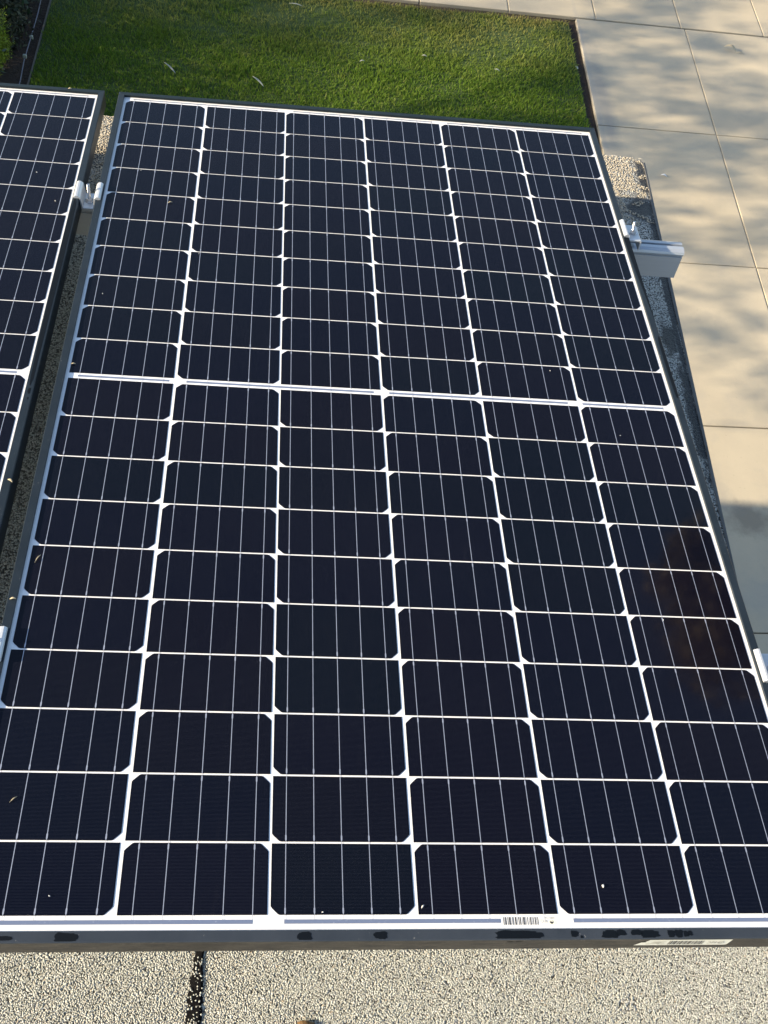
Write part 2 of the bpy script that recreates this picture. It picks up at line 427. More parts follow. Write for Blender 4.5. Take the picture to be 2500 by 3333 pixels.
# ------------------------------------------------------------------ foliage
def leaves(centres, sig, per, size, mat, name, parent, aspect=.5, flat=1.0, up=0.0):
    C = np.repeat(np.asarray(centres), per, 0); n = len(C)
    P = C + rng.normal(0, 1, (n, 3)) * np.asarray(sig)
    d = rng.normal(0, 1, (n, 3)); d[:, 2] = d[:, 2] * flat + up; d /= np.linalg.norm(d, axis=1)[:, None]
    e = rng.normal(0, 1, (n, 3)); e -= (e * d).sum(1)[:, None] * d; e /= np.linalg.norm(e, axis=1)[:, None]
    f = np.cross(d, e)
    L = size * rng.uniform(.6, 1.3, n)[:, None]; W = L * aspect * .5
    V = np.empty((n, 5, 3))
    V[:, 0] = P; V[:, 1] = P + d * L * .45 + e * W + f * L * .05; V[:, 2] = P + d * L; V[:, 3] = P + d * L * .45 - e * W + f * L * .05; V[:, 4] = P + d * L * .5 - f * L * .04
    i = np.arange(n)[:, None] * 5
    F = np.concatenate([i + [0, 1, 4], i + [1, 2, 4], i + [2, 3, 4], i + [3, 0, 4]])
    return fastmesh(name, V.reshape(-1, 3), F, mat, parent)
def limbs(base, tips, r0, parent, name='trunk', fork=.5):
    V = []; F = []
    def add(v, f):
        o = len(V); V.extend(v); F.extend([tuple(i + o for i in q) for q in f])
    top = Vector((base[0], base[1], base[2] + (np.mean([t[2] for t in tips]) - base[2]) * fork))
    add(*tube([base, ((base[0] + top.x) / 2 + .05, (base[1] + top.y) / 2, (base[2] + top.z) / 2), tuple(top)], [r0, r0 * .8, r0 * .65], 10))
    for t in tips:
        t = Vector(t); mid = top.lerp(t, .5) + Vector((random.uniform(-.1, .1), random.uniform(-.1, .1), .12 * (t - top).length))
        add(*tube([tuple(top), tuple(mid), tuple(t)], [r0 * .42, r0 * .26, r0 * .07], 6))
    o = new(name, V, F, 'bark', parent, True); return o

# dark hedge and lime shrub beside the lawn
hedge = empty('hedge', (-2.3, 5.6, 0)); tag(hedge, 'dark glossy-leaved hedge growing in the bed left of the lawn', 'hedge')
cs = []
for i in range(520):
    a = rng.uniform(-2.75, -1.60); b = rng.uniform(4.2, 7.0); z = rng.uniform(.02, .75)
    if a > -1.85 and z > .45: continue
    if b < 6.25 and a > -1.72: continue
    cs.append((a + 2.3, b - 5.6, z))
leaves(cs, (.09, .09, .08), 34, .045, 'leafdark', 'foliage', hedge, .55)
limbs((0, 0, 0), [(-.3, -.9, .6), (-.2, -.3, .7), (.2, .3, .6), (-.1, .8, .7), (.3, 1.2, .5), (-.4, .2, .6)], .05, hedge, 'stem', .3)
weeds = empty('ground_shrub', (-1.6, 6.45, 0)); tag(weeds, 'grey-green trailing shrub spilling from the hedge towards the dark edging', 'shrub')
leaves([(rng.uniform(-.20, .06), rng.uniform(-.40, .6), rng.uniform(.01, .20)) for i in range(170)], (.04, .05, .03), 24, .035, 'leafolive', 'foliage', weeds, .4)
limbs((0, 0, -.01), [(-.1, -.3, .08), (.04, .2, .08), (-.05, .45, .1)], .012, weeds, 'stem', .3)
lime = empty('lime_shrub', (-1.66, 5.86, 0)); tag(lime, 'small bright lime-green feathery shrub in front of the dark hedge', 'shrub')
tips = []
for i in range(26):
    th = rng.uniform(0, 6.28); rr = rng.uniform(0, .09)
    tips.append((math.cos(th) * rr, math.sin(th) * rr * 2.2 + .03, rng.uniform(.08, .40)))
cs = []
for t in tips:
    for k in range(9): cs.append(tuple(np.array(t) * (.35 + .075 * k)))
leaves(cs, (.018, .02, .02), 26, .026, 'leafyel', 'foliage', lime, .16, 1, .7)
limbs((0, 0, -.01), tips[:8], .012, lime, 'stem', .25)

# drip line wire along the bed
pts = [(-1.475, 7.05, .02), (-1.488, 6.654, .03), (-1.478, 6.42, .05), (-1.489, 6.192, .035), (-1.501, 5.964, .02), (-1.493, 5.762, .02), (-1.50, 5.2, .015), (-1.49, 4.2, .015)]
v, f = tube(pts, [.0035] * len(pts), 6)
dw = new('drip_hose', v, f, 'wire', None, True); tag(dw, 'thin grey irrigation line lying along the dark edge of the bed', 'irrigation line')
for (x, y) in ((-1.489, 6.192), (-1.499, 5.99)):
    v, f = box(x - .012, x + .012, y - .009, y + .009, .018, .042)
    e = new('emitter', v, f, 'gum', dw); bevel(e, .004)
tg = gbox('timber_edging', -1.452, -1.441, 3.0, 7.05, -.05, .004, 'joint'); tag(tg, 'low dark edging board between lawn and garden bed', 'edging')

# trees that stand outside the picture to the left and throw the dappled shade on the lawn and driveway
GAPS = [(.82, 6.01, .42), (1.62, 6.55, .34), (1.50, 6.80, .30)]      # openings cut in the crowns along the sun's rays to light lawn spots
def shade_tree(loc, label, masses, leaf=.075, sig=(.20, .10, .055), per=34, r0=.16):
    t = empty('shade_tree', loc); tag(t, label, 'tree')
    cs = []; 
    for (x, y, z, rx, ry, rz, n) in masses:
        k = 0
        while k < n:
            p = rng.uniform(-1, 1, 3)
            if (p ** 2).sum() > 1: continue
            q = np.array((x + p[0] * rx, y + p[1] * ry, z + p[2] * rz)); hole = False
            for (gx, gy, gr) in GAPS:
                d = q - np.array((gx, gy, 0)); sd = np.array(SUN); e = d - sd * d.dot(sd)
                if np.linalg.norm(e * np.array((.6, 1.5, 1.6))) < gr: hole = True
            if hole: continue
            cs.append((x - loc[0] + p[0] * rx, y - loc[1] + p[1] * ry, z - loc[2] + p[2] * rz)); k += 1
    leaves(cs, sig, per, leaf, 'leaftree', 'crown', t, .55)
    tips = [cs[i] for i in rng.integers(0, len(cs), 16)]
    limbs((0, 0, 0), tips, r0, t, 'trunk', .55)
    return t
shade_tree((-18.0, 3.4, 0), 'broad leafy tree standing far left of the lawn and shading it',
           [(-18.0, 3.75, 7.35, 2.0, 2.0, 1.0, 185)], .08, (.17, .10, .06), 34, .2)
shade_tree((-5.2, 4.6, 0), 'slender open-crowned garden tree behind the hedge, left of the lawn',
           [(-5.2, 5.2, 3.42, .5, 1.75, .42, 195), (-5.2, 3.0, 3.25, .4, .8, .30, 24)], .055, (.10, .055, .026), 26, .05)
# the rust-leaved tree that the glass mirrors at its right edge
rt = empty('rust_tree', (10.5, 7.2, 0)); tag(rt, 'tall tree with rust-brown foliage across the driveway, mirrored in the panel', 'tree')
cs = []
for (x, y, z, r, n) in ((6.0, 9.0, 11.45, .22, 16), (6.15, 8.6, 11.85, .42, 50), (6.4, 8.0, 12.25, .5, 60), (7.3, 8.5, 12.0, .8, 90), (8.6, 8.8, 11.5, 1.3, 90)):
    for k in range(n): cs.append(tuple(np.array((x - 10.5, y - 7.2, z)) + rng.normal(0, r * .5, 3)))
leaves(cs, (.1, .1, .1), 24, .16, 'leafbrown', 'crown', rt, .5)
limbs((0, 0, 0), [cs[i] for i in rng.integers(0, len(cs), 14)], .28, rt, 'trunk', .6)

# ------------------------------------------------------------------ house with the flat roof
ZR = 2.5406
house = empty('flat_roofed_house'); tag(house, 'flat-roofed building whose gravel-coloured cap sheet roof carries the solar panels', 'house')
def roof_edge_x(y): return .9525 + (y - 1.06) * .026
RY = 2.20
N = 60
V = [(-6, -6, ZR), (-6, RY - .115, ZR)]
edge = [(roof_edge_x(y) + random.uniform(-.0025, .0025), y, ZR) for y in np.linspace(-6, RY, 160)]
far = [(x, 2.183 + (x + .37) * .021 + random.uniform(-.003, .003), ZR) for x in np.linspace(.96, -6, 140)]
ring = [(-6, -6, ZR)] + edge + far[1:]
k = len(ring)
V = ring + [(x, y, ZR - .035) for x, y, z in ring]
F = [tuple(range(k))] + [(i, (i + 1) % k, (i + 1) % k + k, i + k)[::-1] for i in range(k)] + [tuple(range(2 * k - 1, k - 1, -1))]
roof = new('roof', V, F, 'roof', house)
fixn(roof)
v, f = box(-5.98, .925, -5.98, 2.15, ZR - .20, ZR - .037); new('fascia', v, f, 'render_', house)
v, f = box(-5.7, .62, -5.7, 1.85, -.05, ZR - .202); new('wall', v, f, 'render_', house)
# thin drip flashing lapped along the edges
pr = []
ys = np.linspace(-1.0, RY - .01, 90)
V = []; F = []
for i, y in enumerate(ys):
    x = roof_edge_x(y) - .0005; wv = .0018 + .0012 * math.sin(y * 23) + random.uniform(0, .0016)
    V += [(x - wv, y, ZR + .0012), (x + .0035, y, ZR + .003), (x + .0045, y, ZR - .03)]
    if i: 
        a = (i - 1) * 3; F += [(a, a + 1, a + 4, a + 3), (a + 1, a + 2, a + 5, a + 4)]
fixn(new('drip_flashing', V, F, m_simple('painted_flashing', (.06, .06, .055), (.20, .19, .17), 45, .7), house, True))
# black asphalt seam
V = []; F = []; n = 220
for i in range(n):
    y = -.6 + 1.2 * i / (n - 1)
    lx = -.033 - (y + 0) * -.0 + (-.0125) + (y - .29) * .085 + random.uniform(-.0025, .0025); rx = -.033 + (y - .29) * -.02 + random.uniform(-.0015, .0015)
    lx = min(lx, rx - .006)
    V += [(lx, y, ZR + .0008), (lx * .6 + rx * .4, y, ZR + .0022 + random.uniform(0, .0012)), (rx * .8 + lx * .2, y, ZR + .0032 + random.uniform(0, .0010)), (rx, y, ZR + .0008)]
    if i:
        a = (i - 1) * 4
        for q in range(3): F.append((a + q, a + q + 1, a + q + 5, a + q + 4))
fixn(new('roof_seam', V, F, 'tar', house))
# loose-looking mineral granules, real geometry where the roof is close to the lens
def granules():
    p = .00272
    X, Y = np.meshgrid(np.arange(-.62, .955, p), np.arange(.08, .40, p * .87))
    X = X + (np.arange(X.shape[0])[:, None] % 2) * p * .5
    X = X.ravel(); Y = Y.ravel()
    X = X + rng.normal(0, p * .27, X.shape); Y = Y + rng.normal(0, p * .27, Y.shape)
    lx = -.0455 + (Y - .29) * .085 + .0018 * np.sin(Y * 160) + .0012 * np.sin(Y * 470); rx = -.033 - (Y - .29) * .02
    ins = (X > lx) & (X < rx)
    keep = ~ins | (rng.random(len(X)) < .24)
    # bald spots
    for (bx, by, br) in [(.60, .205, .010), (.612, .21, .012), (.77, .235, .006), (.33, .24, .004), (.86, .23, .006), (.21, .215, .004), (.70, .26, .005), (.49, .25, .004), (.345, .188, .007)]:
        keep &= ~(((X - bx) ** 2 + (Y - by) ** 2 < br ** 2) & (rng.random(len(X)) < .55))
    keep &= rng.random(len(X)) > .03
    X = X[keep]; Y = Y[keep]; ins = ins[keep]; n = len(X)
    sx = rng.uniform(.0010, .0021, n); sy = rng.uniform(.0010, .0018, n); sz = rng.uniform(.0004, .0009, n)
    th = rng.uniform(0, np.pi, n)
    base = np.array([(1, 0, 0), (0, 1, 0), (-1, 0, 0), (0, -1, 0), (0, 0, 1), (0, 0, -1)], float)
    P = base[None] + rng.normal(0, .18, (n, 6, 3))
    P *= np.stack([sx, sy, sz], 1)[:, None]
    c, s = np.cos(th)[:, None], np.sin(th)[:, None]
    Q = P.copy(); Q[..., 0] = P[..., 0] * c - P[..., 1] * s; Q[..., 1] = P[..., 0] * s + P[..., 1] * c
    Q[..., 0] += X[:, None]; Q[..., 1] += Y[:, None]; Q[..., 2] += (ZR + .0006 + np.where(ins, .0027, 0))[:, None]
    f = np.array([(0, 1, 4), (1, 2, 4), (2, 3, 4), (3, 0, 4), (1, 0, 5), (2, 1, 5), (3, 2, 5), (0, 3, 5)])
    F = (np.arange(n)[:, None, None] * 6 + f[None]).reshape(-1, 3)
    o = fastmesh('roof_granules', Q.reshape(-1, 3), F, 'granule', house)
    o['kind'] = 'stuff'
granules()
def granules_edge():
    p = .0040
    pts = []
    for (x0, x1, y0, y1) in ((.80, .985, 1.95, 2.21), (-.43, -.30, 1.80, 2.18)):
        X, Y = np.meshgrid(np.arange(x0, x1, p), np.arange(y0, y1, p)); pts.append(np.c_[X.ravel(), Y.ravel()])
    P0 = np.concatenate(pts); P0 += rng.normal(0, p * .3, P0.shape)
    k = (P0[:, 0] < roof_edge_x(P0[:, 1]) - .002) & (P0[:, 1] < 2.183 + (P0[:, 0] + .37) * .021 - .002)
    nz = np.sin(P0[:, 0] * 90 + 3 * np.sin(P0[:, 1] * 60)) * np.sin(P0[:, 1] * 75 + P0[:, 0] * 40)
    black = ((P0[:, 0] > .945) & (nz > -.2)) | ((P0[:, 0] > .90) & (P0[:, 1] < 2.075) & (nz > -.35))
    k &= ~black & (rng.random(len(P0)) > .12)
    X, Y = P0[k].T; n = len(X)
    s_ = rng.uniform(.0013, .0029, (n, 1, 1)) * np.array([1, .85, .5])
    base = np.array([(1, 0, 0), (0, 1, 0), (-1, 0, 0), (0, -1, 0), (0, 0, 1), (0, 0, -1)], float)
    Q = (base[None] + rng.normal(0, .25, (n, 6, 3))) * s_
    Q[..., 0] += X[:, None]; Q[..., 1] += Y[:, None]; Q[..., 2] += ZR + .001
    f = np.array([(0, 1, 4), (1, 2, 4), (2, 3, 4), (3, 0, 4), (1, 0, 5), (2, 1, 5), (3, 2, 5), (0, 3, 5)])
    F = (np.arange(n)[:, None, None] * 6 + f[None]).reshape(-1, 3)
    o = fastmesh('roof_grit', Q.reshape(-1, 3), F, 'grit', house); o['kind'] = 'stuff'
granules_edge()

# ------------------------------------------------------------------ solar panels
PM = Matrix(((9.99978944e-01, 7.34681130e-04, -6.44765834e-03, .2157343), (0, 9.93570759e-01, 1.13212836e-01, .25368481),
             (6.48938013e-03, -1.13210452e-01, 9.93549838e-01, 2.96003979), (0, 0, 0, 1)))
KT = .01771                                        # slight twist of the frame
def zt(x, y): return KT * x * (y - .9)
def warp(x, y, z): return (x, y, z + zt(x, y))
CW, CH, CG, RG, MG = .166, .083, .0042, .00235, .0130
W = .5268; Y0 = -.0305; Y1 = 1.7395 + .002
LT, LB, LW = .0048, -.0285, .0122
panel = empty('solar_panel'); panel.matrix_world = PM
tag(panel, 'large tilted solar panel with black half-cut cells filling most of the picture', 'solar panel', 'solar panels mounted side by side on the roof')
def gridmesh(name, x0, x1, y0, y1, z, mat, parent, nx=1, ny=1):
    V = [(x0 + (x1 - x0) * i / nx, y0 + (y1 - y0) * j / ny, z) for j in range(ny + 1) for i in range(nx + 1)]
    F = [(j * (nx + 1) + i, j * (nx + 1) + i + 1, (j + 1) * (nx + 1) + i + 1, (j + 1) * (nx + 1) + i) for j in range(ny) for i in range(nx)]
    return new(name, V, F, mat, parent, warp=warp)
# laminate: real slab, its white top seen between the cells
nx, ny = 10, 16
V = []; F = []; FB = []
for z in (-.0045, -.0006):
    for j in range(ny + 1):
        for i in range(nx + 1): V.append((-W + .004 + (2 * W - .008) * i / nx, Y0 + .004 + (Y1 - Y0 - .008) * j / ny, z))
n1 = (nx + 1) * (ny + 1)
for j in range(ny):
    for i in range(nx):
        a = j * (nx + 1) + i
        F.append((n1 + a, n1 + a + 1, n1 + a + nx + 2, n1 + a + nx + 1)); FB.append((a + nx + 1, a + nx + 2, a + 1, a))
backsheet = new('backsheet', V, F + FB, 'back', panel, warp=warp)
backsheet.data.materials.append(m_simple('darkened_underside', (.02, .02, .02), (.03, .03, .03), 20))  # unseen underside blackened to cut bounced light and darken the gap
for p in backsheet.data.polygons[len(F):]: p.material_index = 1
# frame: four mitred aluminium members, each with outer wall, top lip and bottom flange
T = .0018
prof = [(0, LB), (0, LT - .0012), (-.0012, LT), (-LW, LT), (-LW - .0003, LT - .0006), (-LW, .0002), (-LW + .002, -.0003), (-LW + .002, -.0055), (-T, -.0055), (-T, LB + T), (-.026, LB + T), (-.026, LB)]
def side(sign):
    return extrude([(sign * (W + p), q) for p, q in prof], lambda p, q: Y0 + (W - abs(p)), lambda p, q: Y1 - (W - abs(p)), 'y', 16)
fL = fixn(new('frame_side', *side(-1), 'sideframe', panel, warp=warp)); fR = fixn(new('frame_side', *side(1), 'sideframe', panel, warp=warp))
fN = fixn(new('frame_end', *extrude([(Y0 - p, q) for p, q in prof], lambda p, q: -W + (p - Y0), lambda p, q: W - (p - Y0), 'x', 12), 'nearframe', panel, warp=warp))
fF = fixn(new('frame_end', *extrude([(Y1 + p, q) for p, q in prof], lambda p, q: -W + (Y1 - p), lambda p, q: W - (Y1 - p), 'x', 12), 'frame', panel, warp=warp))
# streaked brown on the near outer wall: sunlit gravel's reflection put into the colour
fN.data.materials.append(M['front'])
for p in fN.data.polygons:
    if p.normal.y < -.9: p.material_index = 1
# cells
def cell_mesh(top):
    c = .0098; h = CW / 2; r = .0022
    e = CH
    if top: pts = [(-h, 0), (h, 0), (h, e - c), (h - r * .8, e - c + r * 1.1), (h - c + r * .6, e - r * .4), (h - c - .001, e), (-h + c + .001, e), (-h + c - r * .6, e - r * .4), (-h + r * .8, e - c + r * 1.1), (-h, e - c)]
    else: pts = [(-h + c + .001, 0), (h - c - .001, 0), (h - c + r * .6, r * .4), (h - r * .8, c - r * 1.1), (h, c), (h, e), (-h, e), (-h, c), (-h + r * .8, c - r * 1.1), (-h + c - r * .6, r * .4)]
    me = bpy.data.meshes.new('solar_cell')
    k = len(pts); V = [(x, y - CH / 2, 0) for x, y in pts] + [(x, y - CH / 2, -.0004) for x, y in pts]
    me.from_pydata(V, [], [tuple(range(k))] + [(i, i + k, (i + 1) % k + k, (i + 1) % k) for i in range(k)])
    me.materials.append(M['cell']); me.update(); return me
ct, cb = cell_mesh(True), cell_mesh(False)
def cy0(r): # near edge of row r (1 far .. 20 near)
    return (20 - r) * (CH + RG) + ((MG - RG) if r <= 10 else 0)
CO = (0, -.0005, .0005, -.0001, .0001, .0002, .0003)
def cx(c): return (c - 3.5) * (CW + CG) + CO[c]
for r in range(1, 21):
    for c in range(1, 7):
        top = (c % 2 == 1) if r <= 10 else (c % 2 == 0)
        o = bpy.data.objects.new('solar_cell', ct if top else cb); col.objects.link(o); o.parent = panel
        x = cx(c); y = cy0(r) + CH / 2
        o.location = (x, y, zt(x, y)); o.rotation_euler = (math.atan(KT * x), -math.atan(KT * (y - .9)), 0)
# ribbons: one long soldered ribbon per busbar and half, with wider solder tabs
def ribbon(c, half, b):
    x = cx(c) + (b - 2) * CW / 5
    rws = range(20, 10, -1) if half == 0 else range(10, 0, -1)
    pts = []   # (y, half width)
    wn, wg, wt_ = .00046, .00026, .00090
    for i, r in enumerate(rws):
        a = cy0(r); e = a + CH; top = (c % 2 == 1) if r <= 10 else (c % 2 == 0)
        if i == 0: pts.append((a - (.0055 if half == 0 else .0062), wg)); pts.append((a - .0002, wg))
        if top: pts += [(a + .0003, wn), (e - .0085, wn), (e - .0070, wt_), (e - .0025, wt_), (e - .001, wn), (e - .0002, wg)]
        else: pts += [(a + .0003, wg), (a + .001, wn), (a + .0025, wt_), (a + .0070, wt_), (a + .0085, wn), (e - .0003, wn)]
        pts.append((e + .0002, wg)); pts.append((e + .0022, wg))
    if half == 0: pts.append((cy0(11) + CH + .0062, wg))
    else: pts.append((cy0(1) + CH + .009, wg))
    jx = random.uniform(-.0003, .0003)
    V = []; F = []
    for i, (y, wd) in enumerate(pts):
        V += [(x + jx - wd, y, .00012), (x + jx + wd, y, .00012)]
        if i: a = (i - 1) * 2; F.append((a, a + 1, a + 3, a + 2))
    new('ribbon', V, F, 'ribbon', panel, warp=warp)
for c in range(1, 7):
    for half in (0, 1):
        for b in range(5): ribbon(c, half, b)
def strip(x0, x1, y, wd):
    gridmesh('bus_strip', x0, x1, y - wd / 2, y + wd / 2, -.0003, 'strip', panel, 6, 1)
for (a, b) in ((-.495, -.188), (-.153, .154), (.187, .495)): strip(a, b, 1.7222, .0030)
for (a, b) in ((-.495, -.3498), (-.3223, -.0133), (.0127, .3215), (.348, .493)): strip(a, b, .8577, .0042)
for (a, b) in ((-.495, -.188), (-.1525, .0987), (.1866, .495)): strip(a, b, -.0074, .0048)

# black patches with ragged outlines; those on the near lip lack its dust film
def patch(x0, x1, y0, y1, seed, parent, rag=.22, n=34, taper=0):
    rr = random.Random(seed); cxx, cyy = (x0 + x1) / 2, (y0 + y1) / 2; V = []
    ph = [rr.uniform(0, 6.28) for _ in range(5)]
    for i in range(n):
        t = 2 * math.pi * i / n
        q = 1 + rag * (.5 * math.sin(3 * t + ph[0]) + .35 * math.sin(7 * t + ph[1]) + .3 * math.sin(12 * t + ph[2])) + rr.uniform(-rag, rag) * .3
        cxs, sns = math.cos(t), math.sin(t)
        cxs = math.copysign(abs(cxs) ** .6, cxs); sns = math.copysign(abs(sns) ** .6, sns)
        x = cxx + (x1 - x0) / 2 * cxs * q * (1 - taper * (1 - sns) / 2); y = cyy + (y1 - y0) / 2 * sns * q
        V.append((x, y))
    V = [(max(-W + .0012, min(W - .0012, x)), max(Y0 + .0013, y), LT + .00025) for x, y in V]
    return new('frame_patch', V, [tuple(range(n))], 'blackpatch', parent, warp=warp)
NB = [(-.460, -.4445, -.0278, -.0232), (-.4010, -.3770, -.0300, -.0200), (-.1375, -.1215, -.0298, -.0205), (-.0510, -.0360, -.0285, -.0205),
      (.0880, .1445, -.0298, -.0202), (.1790, .1880, -.0275, -.0205), (.1900, .1935, -.0292, -.0262), (.2170, .2360, -.0296, -.0205), (.2340, .2460, -.0265, -.0200), (.2520, .2660, -.0262, -.0200),
      (.2640, .2860, -.0292, -.0205), (.2970, .3060, -.0285, -.0205), (.3060, .3160, -.0287, -.0200), (.3165, .3230, -.0282, -.0218), (.3220, .3280, -.0270, -.0215)]
for i, q in enumerate(NB):
    y1 = min(q[3], Y0 + LW - .0006)
    patch(q[0], q[1], q[2], y1, i + 3, fN, .16)
# near wall marks
for (x, z, a, b) in ((.107, -.0015, .004, .0012), (.118, -.0015, .0045, .001)):
    V = [(x + a * math.cos(t), Y0 - .0003, z + b * math.sin(t)) for t in np.linspace(0, 2 * math.pi, 13)[:-1]]
    new('frame_patch', V, [tuple(range(12))], 'blackpatch', fN, warp=warp)
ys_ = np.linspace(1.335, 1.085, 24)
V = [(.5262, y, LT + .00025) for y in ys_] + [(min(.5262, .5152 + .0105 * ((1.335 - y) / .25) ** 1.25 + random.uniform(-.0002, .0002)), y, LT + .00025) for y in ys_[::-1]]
new('frame_patch', V, [tuple(range(len(V)))], 'blackpatch', fR, warp=warp)  # black strip on the right lip, narrowing away from the clamp
patch(.5195, .5262, .880, 1.040, 56, fR, .02, 40)

# serial label behind the glass, printed upside down as seen from the near edge
TEXTS = []
def text(body, size, loc, rot, mat, parent, name='lettering', ext=0, sx=1.0):
    cu = bpy.data.curves.new(name, 'FONT'); cu.body = body; cu.size = size; cu.extrude = ext; cu.materials.append(M[mat]); cu.resolution_u = 3
    o = bpy.data.objects.new(name, cu); col.objects.link(o); o.parent = parent; o.location = loc; o.rotation_euler = rot; o.scale = (sx, 1, 1)
    TEXTS.append(o); return o
lab = gridmesh('serial_label', .1000, .1690, -.01385, -.0019, -.00045, 'paper', panel)
lab.data.materials[0] = m_simple('film_white', (.80, .80, .77), (.85, .85, .82), 80, .5, 0.)
for (x0, x1, a, b) in ((.1442, .1490, -.0098, -.0045), (.1560, .1670, -.0120, -.0060)):
    V = [((x0 + x1) / 2 + (x1 - x0) / 2 * math.cos(t), (a + b) / 2 + (b - a) / 2 * math.sin(t), .0005) for t in np.linspace(0, 6.283, 17)[:-1]]; V = [(x, y, -.0004) for x, y, _ in V]
    new('yellow_stain', V, [tuple(range(16))], 'yellowing', lab, warp=warp)
bars = [(0, 2), (4, 1), (6, 3), (12, 2), (16, 4), (21, 1), (25, 1), (27, 1), (29, 1), (33, 4), (39, 1), (43, 2), (47, 3), (53, 1), (56, 3), (60, 2), (64, 1), (68, 2), (73, 1), (76, 3), (81, 1), (84, 2), (89, 3), (94, 1), (97, 2)]
V = []; F = []
for (p, wd) in bars:
    x = .1018 + .0420 * p / 99; x2 = x + .0420 * wd / 99; a = len(V)
    V += [(x, -.01210, -.0003), (x2, -.01210, -.0003), (x2, -.0033, -.0003), (x, -.0033, -.0003)]; F.append((a, a + 1, a + 2, a + 3))
new('barcode', V, F, 'ink', lab, warp=warp)
def onglass(x, y, z=-.0002): return (x, y, z + zt(x, y))
text('2008512762', .0036, onglass(.1643, -.0031), (0, 0, math.pi), 'inklight', lab, sx=.70)
text('REC', .0052, onglass(.1548, -.0062), (0, 0, math.pi), 'inklight', lab, sx=.78)
def emblem(center, r, axes, parent, mat='ink'):
    cx_, cy_, cz_ = center; ux, uy = axes; c0 = Vector(center); n = 20
    V = [tuple(c0 + ux * r * math.cos(t) + uy * r * math.sin(t)) for t in np.linspace(0, 2 * math.pi, n + 1)[:-1]]
    o = new('emblem', V, [tuple(range(n))], mat, parent); nn = ux.cross(uy) * .00015
    V = [tuple(c0 + nn + ux * r * a + uy * r * b) for a, b in ((-.80, .1), (-.35, .35), (-.1, .05), (.15, .30), (.45, .0), (.78, .2), (.6, .62), (.2, .86), (-.3, .84), (-.66, .55))]
    new('emblem_pale_part', V, [tuple(range(10))], 'paper', o)  # pale part of the printed emblem
emblem(onglass(.1597, -.0089, -.0003), .0022, (Vector((1, 0, 0)), Vector((0, 1, 0))), lab)
# sticker on the near face
YF = Y0 - .0004
st = new('barcode_sticker', [(x, YF, z) for x, z in ((.2604, -.0172), (.3745, -.0172), (.3768, -.0155), (.3782, .0022), (.2755, .0022), (.2716, -.0052), (.2735, -.0062), (.2670, -.0070))], [tuple(range(8))], 'paper', panel, warp=warp)
st['label'] = 'cream torn barcode sticker on the near frame face'
V = []; F = []
for (p, wd) in bars:
    x = .3010 + .0430 * p / 99; x2 = x + .0430 * wd / 99; a = len(V)
    V += [(x, YF - .0003, -.0140), (x2, YF - .0003, -.0140), (x2, YF - .0003, -.0015), (x, YF - .0003, -.0015)]; F.append((a, a + 1, a + 2, a + 3))
new('barcode', V, F, 'ink', st, warp=warp)
rotf = Matrix(((-1, 0, 0), (0, 0, -1), (0, -1, 0))).to_euler()
text('REC', .0105, (.3610, YF - .0003, -.0040 + zt(.36, -.03)), rotf, 'inklight', st, sx=.62)
emblem((.3665, YF - .0003, -.0080 + zt(.366, -.03)), .0042, (Vector((1, 0, 0)), Vector((0, 0, 1))), st, 'inklight')
V = []; F = []
for (x0, x1, z) in ((.281, .297, -.0040), (.284, .292, -.0070), (.286, .296, -.0085), (.279, .290, -.0108), (.288, .298, -.0125), (.280, .286, -.0075), (.274, .279, -.0118)):
    a = len(V); V += [(x0, YF - .0003, z - .0005), (x1, YF - .0003, z - .0005), (x1, YF - .0003, z + .0004), (x0, YF - .0003, z + .0004)]; F.append((a, a + 1, a + 2, a + 3))
new('small_print', V, F, 'inklight', st, warp=warp)

# lettering becomes plain mesh
bpy.context.view_layer.update()
dg = bpy.context.evaluated_depsgraph_get()
for o in TEXTS:
    me = bpy.data.meshes.new_from_object(o.evaluated_get(dg)); n2 = bpy.data.objects.new('lettering_mesh', me); col.objects.link(n2)
    n2.parent = o.parent; n2.location = o.location; n2.rotation_euler = o.rotation_euler; n2.scale = o.scale
    bpy.data.objects.remove(o); n2.name = 'lettering'
# second panel, plus an unseen third added to darken the gap: copy every part
index_kids()
own = {o.name for o in children(fN)} | {o.name for o in children(fR)} | {lab.name, st.name}
SL = -KT * (2 * W + .030)
for num in (1, 2):
    p2 = panel.copy(); col.objects.link(p2)
    p2['label'] = 'second solar panel on the left, only its right columns of cells in view' if num == 1 else 'unseen third solar panel added to shade the gap, left of the one cut by the picture edge'
    for ch in children(panel):
        if ch is st: continue
        c = ch.copy(); col.objects.link(c); c.parent = p2
        if num == 1 and ch is fR: fR2 = c
        if ch in (fN, fR): continue
        for g2 in children(ch):
            d = g2.copy(); col.objects.link(d); d.parent = c
            for g3 in children(g2):
                e = g3.copy(); col.objects.link(e); e.parent = d
    p2.matrix_world = PM @ Matrix.Translation((-(2 * W + .0300) * num, .9, 0)) @ Matrix.Rotation(math.atan(SL) * num, 4, 'X') @ Matrix.Translation((0, -.9, 0))
patch(.5150, .5256, .83, 1.335, 77, fR2, .06, 60, .35)
patch(.5190, .5230, .805, .818, 78, fR2, .2)
patch(.5205, .5225, .792, .797, 79, fR2, .2)

